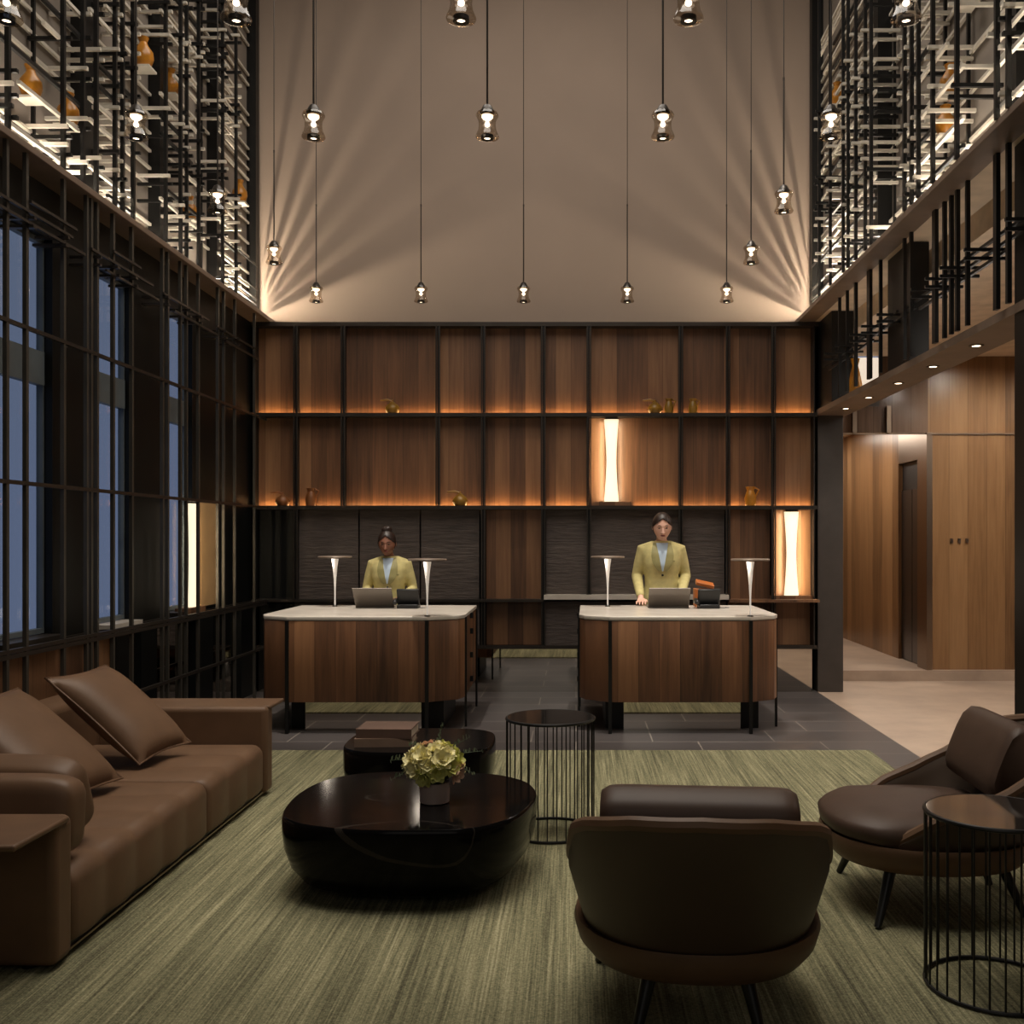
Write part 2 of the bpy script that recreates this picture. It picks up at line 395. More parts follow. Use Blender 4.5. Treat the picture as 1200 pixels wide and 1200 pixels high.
# slate panels at counter height
for a, b in ((-2.72,-2.125), (-2.125,-1.525), (-1.525,-.94), (-.30,.125), (.14,1.01), (1.03,1.46)):
    obj('stone_panel', MB().box(a+.008, b-.008, PB-.02, PB+.02, .91, 1.78), M['slate'], sh)
for a, b in ((-.88,-.335), (1.495,1.90), (1.935,2.30)):
    obj('wood_panel', MB().box(a, b, PB-.01, PB+.02, .91, 1.78), M['wood'], sh)
obj('wood_panel', MB().box(-3.10, -2.74, PB-.01, PB+.02, .46, 1.78), M['darkwall'], sh)
for a, b, m in ((-.88,-.335,'wood'), (1.495,2.30,'wood'), (-.30,1.46,'slate'), (-2.74,-.94,'slate')):
    obj('base_panel', MB().box(a, b, PB-(.08 if m == 'slate' else -.02), PB+.04, .455, .885), M[m], sh)
mr = obj('mirror_panel', MB().box(-3.12, 2.31, 10.02, 10.05, 0, .425), M['mirror'])
tag(mr, 'low smoked mirror strip along the back wall reflecting the floor', 'mirror')

def glow_lamp(loc, h, lab, rz=0, sx=1.0):
    t_ = thing('hourglass_wall_lamp', lab, 'wall lamp', loc, rz, 'hourglass lamps')
    b = MB(); n = 16; rings = []
    for k in range(n+1):
        q = k/n; wdt = .048+.024*abs(2*q-1)**1.6
        rings.append([(wdt*math.cos(a)*sx, -.045+.025*math.sin(a), q*(h-.04)+.02) for a in [2*PI*j/16 for j in range(16)]])
    b.rings(rings); obj('lamp_shade', b, M['lamp_glow'], t_, world=False)
    obj('lamp_base', MB().box(-.2, .2, -.08, .02, -.03, .018), M['wood'], t_, world=False)
    obj('lamp_cap', MB().box(-.06*sx, .06*sx, -.065, -.025, h-.02, h), M['bronze'], t_, world=False)
    return t_
glow_lamp((.345,10.03,1.84), .84, 'glowing hourglass lamp in the middle tier of the back shelving')
glow_lamp((2.10,10.03,.925), .855, 'glowing hourglass lamp low beside the brown column')
glow_lamp((-3.135,8.25,.93), .87, 'glowing hourglass lamp on the left window wall beside the bluish window', PI/2)
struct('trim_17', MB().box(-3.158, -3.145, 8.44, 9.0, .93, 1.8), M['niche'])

# ceramic vessels on shelves
def teapot(x, z, y, s, m, lab, flip=-1):
    t_ = thing('teapot', lab, 'teapot', (x,y,z), group='shelf ceramics')
    obj('body', MB().lathe([(.03*s,0),(.055*s,.012*s),(.075*s,.045*s),(.075*s,.07*s),(.055*s,.1*s),(.03*s,.115*s),(.026*s,.12*s)], (x,y,z)), m, t_)
    obj('lid', MB().lathe([(.03*s,.118*s),(.02*s,.13*s),(.008*s,.134*s),(.01*s,.15*s),(.004*s,.154*s)], (x,y,z), 16), m, t_)
    obj('handle', MB().tube([(x,y,z+.135*s),(x+flip*.05*s,y,z+.152*s),(x+flip*.12*s,y,z+.147*s)], [.01*s,.012*s,.008*s], 8, True), m, t_)
def bottle(x, z, y, s, m, lab):
    t_ = thing('vase', lab, 'vase', (x,y,z), group='shelf ceramics')
    obj('body', MB().lathe([(.025*s,0),(.036*s,.01*s),(.042*s,.06*s),(.03*s,.1*s),(.024*s,.115*s),(.034*s,.14*s),(.03*s,.142*s),(.02*s,.115*s)], (x,y,z)), m, t_)
    obj('handle', MB().tube([(x+.03*s,y,z+.135*s),(x+.06*s,y,z+.12*s),(x+.035*s,y,z+.07*s)], .006*s, 8, True), m, t_)
Ys = 9.985
teapot(-1.79, 2.707, Ys, .95, M['ochre'], 'round ochre pot on the upper lit shelf above the left desk')
teapot(.77, 2.707, Ys, .95, M['ochre'], 'round ochre pot on the upper shelf, leftmost of three')
bottle(.905, 2.707, Ys, 1.1, M['ochre'], 'slim ochre vase on the upper shelf, middle of three')
bottle(1.14, 2.707, Ys, 1.1, M['ochre'], 'slim ochre vase on the upper shelf, rightmost of three')
teapot(-2.86, 1.807, Ys, .95, M['clay'], 'brown clay pot at the left end of the middle shelf')
bottle(-2.585, 1.807, Ys, 1.3, M['clay'], 'brown clay vase at the left end of the middle shelf')
teapot(-1.13, 1.807, Ys, 1.0, M['ochre'], 'round ochre pot on the middle shelf above the right side of left desk')
bottle(1.70, 1.807, Ys, 1.4, M['amber'], 'amber vase on the middle shelf near the right end')

# ------------------------------------------------------------------ metal screens and galleries
def bar(mb, a, b, r):   # square bar between axis-aligned points
    mb.box(min(a[0],b[0])-r, max(a[0],b[0])+r, min(a[1],b[1])-r, max(a[1],b[1])+r, min(a[2],b[2])-r, max(a[2],b[2])+r); return mb

ls = thing('metal_screen', 'dark metal grid screen of posts and rails across the left window wall', 'screen', (-3.0,7.7,0))
XP = -3.0
for px in (7,30,74,101,106,113,132,154,190,196,211,218,232,255,262,275,298):
    y_ = -XP*1200/(675-px)
    obj('post', MB().box(XP-.011, XP+.011, y_-.013, y_+.013, 0, 3.6), M['post'], ls)
for z in (.45, .90, 1.8, 2.65):
    obj('rail', MB().box(XP-.009, XP+.012, 3.0, 9.90, z-.011, z+.011), M['bronze'], ls)
obj('rail', MB().box(XP-.02, XP+.012, 3.0, 9.90, .86, .885), M['bronze'], ls)
for y0, y1, z in ((5.0,6.05,3.28),(5.2,6.2,3.22),(6.3,7.2,3.28),(6.5,7.3,3.20),(7.4,8.3,3.27),(7.6,8.5,3.19),(8.5,9.5,3.26),(8.7,9.6,3.18),(5.6,6.1,3.34),(6.6,7.0,3.35)):
    obj('rail', bar(MB(), (XP+.02,y0,z), (XP+.02,y1,z), .008), M['bronze'], ls)
for y_ in (5.6,5.96,6.37,6.63,6.9,7.45,7.85,8.1,8.65,8.99):
    for z in (3.25, 3.2):
        obj('spacer', bar(MB(), (-3.14,y_+random.uniform(-.03,.03),z), (-2.96,y_,z), .008), M['bronze'], ls)

rs = thing('metal_screen', 'black metal post screen above the soffit on the right side', 'screen', (2.3,7.7,2.75))
XQ = 2.3
for px, hw_ in ((984,.012),(993,.012),(1003,.02),(1019,.04),(1032,.012),(1060,.012),(1068,.012),(1096,.028),(1107,.012),(1115,.012),(1122,.016),(1134,.012),(1168,.022),(1182,.014)):
    y_ = XQ*1200/(px-675)
    obj('post', MB().box(XQ-.012, XQ+.012, y_-hw_, y_+hw_, 2.75, 3.6), M['black'], rs)
for y0, y1, z in ((5.1,6.2,3.10),(5.2,6.5,3.16),(5.5,6.9,3.05),(6.2,7.3,3.12),(7.0,8.0,3.08),(7.4,8.5,3.14),(8.0,9.4,3.05),(8.2,9.6,3.11)):
    obj('rail', bar(MB(), (XQ+.02,y0,z), (XQ+.02,y1,z), .009), M['black'], rs)
for y_ in (5.23,5.78,6.17,6.43,6.7,7.46,7.87,8.2,8.66,9.05):
    for z in (3.08, 3.13):
        obj('spacer', bar(MB(), (2.2,y_,z), (2.42,y_+.0,z), .009), M['black'], rs)

rb = random.Random(11)
def gallery(side, fx, bx, bays, lab):
    """fx front plane x, bx backing plane x; bays: (y0,y1,[posts],ztop)"""
    for (y0, y1, posts, zt), lb in zip(bays, lab):
        g = thing('metal_lattice', lb, 'lattice', (fx,(y0+y1)/2,3.64), group='gallery lattices')
        for y_ in posts:
            obj('post', MB().box(fx-.012, fx+.012, y_-.012, y_+.012, 3.64, 6.9), M['black'], g)
        for y_ in posts[1:-1:2] or posts[:1]:
            obj('back_post', MB().box(bx+side*.03-.01, bx+side*.03+.01, y_-.01+.04, y_+.01+.04, 3.64, 6.9), M['black'], g)
        nb = 0; z = 3.72; k = 0
        while z < zt:
            # depth bars; black ones paint the shaded upper sides of lit bars
            for y_ in posts:
                if random.random() < .66 and nb < 97:
                    dz = random.uniform(-.02,.02)
                    obj('crossbar', bar(MB(), (fx+side*.03,y_+.022,z+dz), (bx+side*.02,y_+.022,z+dz), .0105), M['rod'] if rb.random() < .68 else M['black'], g); nb += 1
                    if random.random() < .6 and nb < 97:
                        obj('crossbar', bar(MB(), (fx+side*.03,y_-.024,z+dz+.045), (bx+side*.02,y_-.024,z+dz+.045), .0105), M['rod'] if rb.random() < .68 else M['black'], g); nb += 1
            # long rods, lit and shaded tones mixed the same way
            p0, p1 = posts[0], posts[-1]
            if random.random() < .8:
                s0 = p0-.04 if random.random() < .6 else random.uniform(p0, (p0+p1)/2)
                s1 = p1+.04 if random.random() < .6 else random.uniform((p0+p1)/2, p1)
                obj('rod', bar(MB(), (fx+side*-.02,s0,z-.02), (fx+side*-.02,s1,z-.02), .0105), M['rod'] if rb.random() < .7 else M['black'], g)
            if random.random() < .75:
                obj('rod', bar(MB(), (bx+side*.02,y0+.02,z+.03), (bx+side*.02,y1-.02,z+.03), .010), M['rod'], g)
            z += random.choice((.10,.13,.16,.24 if k % 4 == 3 else .13)); k += 1
        if y1 > 9.9:   # rods added above the strip lamp to cast streaks on the plaster wall
            q0 = 9.1; lx_ = bx+side*.045; rx_ = lx_+side*.075
            for th in (24,40,53,64,73,81):
                dz = abs(rx_-lx_)*math.tan(math.radians(th))
                obj('rod', bar(MB(), (rx_,q0,3.665+dz), (rx_,9.93,3.665+dz), .0075), M['black'], g)
        struct('wall_gallery', MB().box(min(bx-side*.03,bx), max(bx-side*.03,bx), y0, y1, 3.64, 7.0), M['gallery_panel'])
        # strip lamp in the ledge
        L = bpy.data.lights.new('gallery_uplight', 'AREA'); L.shape = 'RECTANGLE'; L.size = .012; L.size_y = y1-y0-.05
        L.energy = 5.2*(y1-y0); L.color = (1,.88,.72)
        lo = bpy.data.objects.new('gallery_uplight', L); col.objects.link(lo)
        lo.location = ((fx*.6+bx*.4), (y0+y1)/2, 3.66); lo.rotation_euler = (PI, 0, 0)
        if y1 > 9.9:
            L = bpy.data.lights.new('gallery_end_light', 'AREA'); L.shape = 'RECTANGLE'; L.size = .012; L.size_y = .75
            L.energy = 31; L.color = (1,.86,.66)
            lo = bpy.data.objects.new('gallery_end_light', L); col.objects.link(lo)
            lo.location = (lx_, 9.5, 3.655); lo.rotation_euler = (PI, side*math.radians(25), 0)

gallery(1, -2.985, -3.21, [
    (4.2,5.32,[4.5,4.95,5.2],4.9),
    (5.38,6.5,[5.38,5.96,6.2],5.1),
    (6.62,7.68,[6.37,6.63,6.74,6.9],5.6),
    (7.80,8.9,[7.45,7.73,7.85,8.1],6.0),
    (9.02,9.98,[8.65,8.99],6.5)],
    ['lit metal lattice at the extreme left edge of the left gallery', 'lit metal lattice with amber vases, left gallery, nearest full bay', 'lit metal lattice in the second bay of the left gallery', 'lit metal lattice in the third bay of the left gallery', 'narrow lit metal lattice in the left gallery bay beside the plaster wall'])
gallery(-1, 2.15, 2.41, [
    (4.3,5.35,[4.6,5.09,5.23],4.9),
    (5.45,7.8,[5.78,6.17,6.43,6.56,6.70],5.6),
    (7.92,9.98,[7.46,7.61,7.87,8.09,8.24,8.66,9.05],6.3)],
    ['lit metal lattice at the extreme right edge of the right gallery', 'lit metal lattice in the middle bay of the right gallery', 'dense lit metal lattice in the right gallery beside the plaster wall'])
nT = 20
for (a, b) in ((5.32,5.38),(6.5,6.62),(7.68,7.80),(8.9,9.02),(9.98,10.08)):
    struct('trim_%d' % nT, MB().box(-3.24, -3.12, a, b, 3.64, 7.6), M['black']); nT += 1
for (a, b) in ((5.35,5.45),(7.8,7.92),(9.98,10.08)):
    struct('trim_%d' % nT, MB().box(2.30, 2.44, a, b, 3.64, 7.6), M['black']); nT += 1

def jar(x, y, z, s, lab):
    t_ = thing('amber_vase', lab, 'vase', (x,y,z), group='gallery vases')
    obj('body', MB().lathe([(.03*s,0),(.045*s,.01*s),(.062*s,.06*s),(.058*s,.1*s),(.03*s,.14*s),(.022*s,.16*s),(.034*s,.19*s),(.03*s,.192*s),(.016*s,.16*s)], (x,y,z)), M['amber'], t_)
    obj('base', MB().box(x-.06*s, x+.06*s, y-.06*s, y+.06*s, z-.014, z), M['rod'], t_)
for px, py, X, s, lab in ((36,116,-3.1,1.0,'amber vase in the left gallery at the far left edge of the photo'), (80,148,-3.1,1.05,'tall amber vase low in the left gallery beside the second post'),
        (168,80,-3.1,1.15,'slim amber vase high in the left gallery above the second bay'), (200,112,-3.1,1.05,'dark amber vase in the left gallery third bay, higher one'),
        (281,238,-3.1,1.1,'small amber vase in the left gallery beside the plaster wall'), (222,258,-3.1,1.0,'amber vase low in the left gallery third bay behind the lattice'),
        (1108,160,2.3,1.0,'amber vase in the right gallery just above the ledge'), (1131,6,2.3,1.0,'amber vase at the top right edge of the photo'),
        (981,125,2.3,1.1,'dark amber vase in the right gallery behind the pendant lamp'), (1113,112,2.3,1.0,'tall amber vase in the right gallery behind the lower vase')):
    Y = abs(X)*1200/abs(px-675); jar(X, Y, 1.5+(631-py)*Y/1200-.0, s, lab)
tv = thing('amber_vase', 'amber vase behind the black post screen above the soffit', 'vase', (2.44,8.95,2.75), group='gallery vases')
obj('body', MB().lathe([(.03,0),(.05,.01),(.06,.1),(.04,.2),(.025,.26),(.04,.32),(.03,.32)], (2.44,8.95,2.75)), M['amber'], tv)

# ------------------------------------------------------------------ pendant lamps
def make_pendant():
    p = bpy.data.objects.new('pendant_lamp', None); col.objects.link(p); OFF[p.name] = (0,0,0)
    ca = obj('cable', MB().tube([(0,0,.81),(0,0,3.86)], .0035, 6), M['bronze'], p)
    obj('rod', MB().tube([(0,0,.09),(0,0,.81)], .0055, 8).lathe([(.007,.80),(.007,.82)], seg=8), M['bronze'], p)
    cp = obj('cap', MB().lathe([(.008,.108),(.022,.1),(.034,.078),(.04,.066)], seg=20), M['bronze'], p)
    obj('glass_shade', MB().lathe([(.036,.07),(.055,.062),(.062,.048),(.056,.036),(.047,.018),(.046,-.01),(.05,-.035),(.061,-.058),(.064,-.068),(.06,-.074),(.034,-.078)], seg=28, caps=False), M['glass'], p)
    rf = obj('reflector', MB().lathe([(.01,.066),(.03,.06),(.036,.05),(.034,.046),(.01,.05)], seg=20), M['reflector'], p)
    obj('bulb', MB().lathe([(.008,.046),(.030,.044),(.031,.038),(.022,.028),(.010,.022),(.009,.012),(.015,.002),(.014,-.008),(.006,-.014)], seg=18), M['bulb'], p)
    obj('ring', MB().lathe([(.018,-.06),(.034,-.06),(.034,-.08),(.018,-.08)], seg=20, caps=False), M['black'], p)
    obj('lens', MB().lathe([(.018,-.07),(.018,-.074)], seg=16), M['down'], p)
    return p
proto = make_pendant()
PX = [-2.38,-1.42,-.48,.47,1.38]
rows = [(4.28,(0,1,2,3,4)), (5.54,(0,1,2,3,4)), (6.80,(0,4)), (8.07,(0,4)), (9.38,(0,1,2,3,4))]
rn = ['in the nearest row, cut by the photo top', 'in the second row of large pendants', 'alone on its side in the third row', 'in the fourth row beside the gallery', 'in the farthest row close to the plaster wall']
cn = ['leftmost', 'second from left', 'middle', 'second from right', 'rightmost']
first = True
for (y_, cols), r_ in zip(rows, rn):
    for c_ in cols:
        p = proto if first else copy_tree(proto)
        first = False
        p.location = (PX[c_], y_, 3.74)
        tag(p, 'glass pendant lamp, %s %s' % (cn[c_], r_), 'pendant lamp', 'glass pendants')
        L = bpy.data.lights.new('pendant_light', 'SPOT'); L.energy = 26; L.color = (1,.84,.66); L.spot_size = math.radians(75); L.spot_blend = .7; L.shadow_soft_size = .02
        lo = bpy.data.objects.new('pendant_light', L); col.objects.link(lo); lo.location = (PX[c_], y_, 3.655)

# ------------------------------------------------------------------ reception desks
def desk(x0, post_l, post_r, x1, lab, lamp_front, lamp_back, ll):
    d_ = thing('reception_desk', lab, 'desk', ((x0+x1)/2,8.5,0), group='reception desks')
    out = [(x0+.012,9.2),(x0,8.12),(x0+.04,8.01),(post_l,7.87),(post_r,7.87),(x1-.04,8.01),(x1,8.12),(x1-.012,9.2)]
    cx, cy = (x0+x1)/2, 8.5
    ins = lambda k: [((x-cx)*k+cx, (y-cy)*k+cy) for x, y in out]
    obj('front_panel', MB().prism(out, .24, .865), M['wood_desk'], d_, bevel=.004)
    obj('desk_top', MB().prism(ins(1.006), .868, .90), M['white_stone'], d_, bevel=.006)
    obj('mirror_plinth', MB().box(post_l+.11, post_r-.06, 7.985, 9.0, 0, .238), M['mirror'], d_)
    for px_, py_ in ((post_l,7.865),(post_r,7.865)):
        obj('leg', MB().box(px_-.013, px_+.013, py_-.014, py_+.012, 0, .868), M['black'], d_)
    for px_, py_ in ((x0-.006,8.17),(x1+.006,8.17),(x0+.004,9.15),(x1-.004,9.15)):
        obj('leg', MB().box(px_-.009, px_+.009, py_-.009, py_+.009, 0, .875), M['black'], d_)
    for px_ in (x0-.006, x1+.006):
        for z in (.3,.5,.7,.83):
            obj('hinge', MB().box(px_-.014, px_+.014, 8.6, 8.63, z, z+.045), M['black'], d_)
    obj('shade_block', MB().box(post_l-.03, post_l+.11, 8.1, 8.9, .0, .238), M['black'], d_)  # solid black standing in for the shadowed open underside
    obj('shade_block', MB().box(post_r-.06, post_r+.1, 8.1, 8.9, .0, .238), M['black'], d_)
    for (lx, ly), lb in zip((lamp_front, lamp_back), ll):
        t_ = thing('desk_lamp', lb, 'desk lamp', (lx,ly,.9), group='desk lamps')
        obj('lamp_stem', MB().lathe([(.0065,.0),(.0065,.14),(.011,.24),(.021,.35),(.031,.415),(.031,.42)], (lx,ly,.9), 18), M['stem_glow'], t_)
        obj('lamp_base', MB().lathe([(.024,0),(.024,.006),(.01,.01)], (lx,ly,.9), 20), M['bronze'], t_)
        obj('lamp_shade', MB().lathe([(.03,.425),(.145,.428),(.15,.436),(.145,.444),(.02,.448)], (lx,ly,.9), 32), M['lamp_metal'], t_)
        L = bpy.data.lights.new('desk_lamp_light', 'POINT'); L.energy = .6; L.color = (1,.86,.7); L.shadow_soft_size = .03
        lo = bpy.data.objects.new('desk_lamp_light', L); col.objects.link(lo); lo.location = (lx-.06, ly-.05, 1.29)
    return d_
desk(-2.475, -2.22, -1.146, -.885, 'walnut reception desk with pale marble top on the left', (-1.146,7.89), (-2.13,9.05),
     ['disc desk lamp at the front right of the left desk', 'disc desk lamp at the back left of the left desk'])
desk(.03, .262, 1.343, 1.59, 'walnut reception desk with pale marble top on the right', (1.343,7.89), (.28,9.05),
     ['disc desk lamp at the front right of the right desk', 'disc desk lamp at the back left of the right desk'])

def laptop(x, y, w_, lab):
    t_ = thing('laptop', lab, 'laptop', (x,y,.9), group='laptops')
    obj('keyboard_base', MB().box(x-w_/2, x+w_/2, y, y+.23, .9, .914), M['laptop'], t_, bevel=.003)
    b = MB().box(-w_/2, w_/2, -.006, .006, 0, .215); b.xf(Matrix.Translation((x,y+.004,.916)) @ Matrix.Rotation(math.radians(42), 4, 'X'))
    s_ = obj('screen', b, M['laptop'], t_, bevel=.003)
    b = MB().box(-w_/2+.012, w_/2-.012, .0065, .0075, .012, .203); b.xf(Matrix.Translation((x,y+.004,.916)) @ Matrix.Rotation(math.radians(42), 4, 'X'))
    obj('display', b, M['plastic'], s_)
laptop(-1.74, 8.86, .335, 'open grey laptop on the left desk, lid towards the lobby')
laptop(.80, 8.86, .355, 'open grey laptop on the right desk, lid towards the lobby')
def phone(x, y, lab):
    t_ = thing('desk_phone', lab, 'telephone', (x,y,.9), group='desk phones')
    b = MB().prism([(x-.09,y-.06),(x+.09,y-.06),(x+.09,y+.1),(x-.09,y+.1)], .9, .935)
    obj('phone_base', b, M['plastic'], t_, bevel=.006)
    b = MB().box(-.095, .095, -.015, .012, 0, .15); b.xf(Matrix.Translation((x,y+.02,.93)) @ Matrix.Rotation(math.radians(24), 4, 'X'))
    obj('screen', b, M['plastic'], t_, bevel=.008)
    obj('handset', MB().tube([(x-.105,y-.06,.955),(x-.11,y+.0,.975),(x-.105,y+.09,.955)], [.022,.016,.022], 10, True), M['plastic'], t_)
    obj('cord', MB().tube([(x+.09,y,.908),(x+.13,y-.04,.906),(x+.17,y-.02,.906),(x+.15,y+.05,.906)], .004, 6), M['grey_plastic'], t_)
phone(-1.44, 8.80, 'black desk phone beside the laptop on the left desk')
phone(1.14, 8.80, 'black desk phone beside the laptop on the right desk')
bx_ = thing('stationery_box', 'small orange leather box behind the phone on the right desk', 'box', (1.13,9.0,.9))
obj('box_body', MB().box(1.04, 1.2, 8.96, 9.1, .9, 1.06), M['orange'], bx_, bevel=.006)
b = MB().box(-.08, .08, -.06, .06, 0, .03); b.xf(Matrix.Translation((1.13,9.02,1.085)) @ Matrix.Rotation(.22, 4, 'Y') @ Matrix.Rotation(.2, 4, 'X'))
obj('lid', b, M['orange'], bx_, bevel=.006)

# ------------------------------------------------------------------ sofa
XF = -1.78
so = thing('sofa', 'long brown leather sofa with fold-over arms along the left side', 'sofa', (-2.3,4.75,.0))
def seat_mod(y0, y1):
    n = 60; rings = []
    for k in range(n+1):
        y_ = y0+(y1-y0)*k/n; e = min(k, n-k)/n*(y1-y0)
        q = .5-.5*math.cos(2*PI*((y_-y0)/(y1-y0))*max(2, round((y1-y0)/.27)))
        bl = .012*q**.6; r_ = 1-.03*max(0, 1-e/.03)**2
        pr = []
        x0_, x1_, z0_, z1_ = -2.92, XF-.012+bl, .055, .318+bl
        for cx_, cz_, a0 in ((x1_-.06,z1_-.06,0), (x0_+.03,z1_-.03,90), (x0_+.03,z0_+.03,180), (x1_-.03,z0_+.03,270)):
            rr = .06 if a0 == 0 else .03
            for a in (0,22,45,68,90):
                aa = math.radians(a0+a); pr.append(((cx_+rr*math.cos(aa)+2.3)*r_-2.3, y_, (cz_+rr*math.sin(aa)-.2)*r_+.2))
        rings.append(pr)
    return MB().rings(rings)
obj('seat_cushion', seat_mod(3.64,4.985), M['leather'], so, sharp=60)
obj('seat_cushion', seat_mod(4.995,5.88), M['leather'], so, sharp=60)
def arm(y0, y1, out):
    obj('armrest', MB().box(-2.92, XF+.0, y0, y1, .03, .53), M['leather'], so, bevel=.03, bseg=5)
    a, b = (y1-.045, y0-.27) if out < 0 else (y0+.045, y1+.2)
    obj('armrest_top', MB().box(-2.94, XF+.008, min(a,b), max(a,b), .509, .5305), M['leather'], so, bevel=.008, bseg=3)
arm(3.5, 3.63, -1); arm(5.89, 6.02, 1)
obj('backrest', MB().box(-2.96, -2.74, 3.5, 6.02, .06, .62), M['leather'], so, bevel=.05, bseg=5)
obj('metal_base', MB().box(-2.9, XF-.03, 3.52, 6.0, .03, .058), M['black'], so)
obj('metal_trim', MB().box(XF-.03, XF-.022, 3.62, 5.9, .034, .042), M['steel'], so)
for x_ in (-2.85, -1.9):
    for y_ in (3.56, 4.99, 5.94):
        obj('foot', MB().lathe([(.025,0.012),(.025,.032)], (x_,y_,0), 14), M['black'], so)

def pillow(name, A, B, C, D, t, mat, lab, grp='sofa cushions', n=20):
    A, B, C, D = map(Vector, (A,B,C,D))
    nrm = (B-A).cross(D-A).normalized(); c0 = (A+B+C+D)/4
    rings = []; vs = []; fs = []
    for s_ in (1,-1):
        for i in range(n+1):
            for j in range(n+1):
                u, v = i/n, j/n
                p = A*(1-u)*(1-v)+B*u*(1-v)+C*u*v+D*(1-u)*v
                uu, vv = 2*u-1, 2*v-1
                k = .07*(vv**2*(1-uu**2)+uu**2*(1-vv**2))
                p = p+(c0-p)*k
                h = ((1-uu**4)*(1-vv**4))**.62
                p = p+nrm*s_*t/2*h
                vs.append(p)
    m = (n+1)*(n+1)
    for s_ in (0,1):
        for i in range(n):
            for j in range(n):
                a = s_*m+i*(n+1)+j; q = (a, a+1, a+n+2, a+n+1)
                fs.append(q if s_ == 0 else q[::-1])
    r_ = thing(name, lab, 'cushion', c0-Vector((0,0,(c0.z-min(A.z,B.z,C.z,D.z)))), group=grp)
    obj('cover', MB().add(vs, fs), mat, r_, weld=True, sharp=80)
    e = [A, B, C, D]; pts = []
    for q in range(4):
        a, b = e[q], e[(q+1) % 4]
        for k in range(10):
            w_ = k/10; p = a*(1-w_)+b*w_; pts.append(p+(c0-p)*(.07*(1-(2*w_-1)**2)))
    obj('piping', MB().tube(pts, .006, 6, closed=True), mat, r_)
pillow('throw_cushion', (-2.66,5.13,.80), (-2.60,5.66,.80), (-2.10,5.58,.39), (-2.20,5.16,.36), .17, M['leather'], 'brown leather cushion leaning at the far end of the sofa')
pillow('throw_cushion', (-2.70,4.27,.80), (-2.66,4.88,.785), (-2.14,4.83,.37), (-2.18,4.25,.36), .17, M['leather'], 'big brown leather cushion at the left edge of the photo, middle of the sofa')
def soft_cushion(c, half, tilt, yaw, lab):
    t_ = thing('arm_cushion', lab, 'cushion', (c[0],c[1],.33), group='sofa cushions')
    n = 18; rings = []
    for i in range(n+1):
        a = -PI/2+PI*min(max(i/n, .02), .98); rg = []
        for k in range(36):
            t2 = 2*PI*k/36; e = .36
            sg = lambda v, p: math.copysign(abs(v)**p, v)
            rg.append(Vector((half[0]*sg(math.sin(a), .3), half[1]*sg(math.cos(a), .35)*sg(math.cos(t2), .6), half[2]*sg(math.cos(a), .35)*sg(math.sin(t2), e))))
        rings.append(rg)
    b = MB().rings(rings); b.xf(Matrix.Translation(c) @ Matrix.Rotation(yaw, 4, 'Z') @ Matrix.Rotation(tilt, 4, 'X'))
    obj('cover', b, M['leather'], t_, sharp=80)
soft_cushion((-2.22,3.735,.49), (.41,.085,.15), math.radians(-6), 0, 'brown leather cushion propped against the near sofa arm')
soft_cushion((-2.30,3.96,.51), (.42,.08,.16), math.radians(20), math.radians(-5), 'brown leather cushion leaning on the one at the near sofa arm')

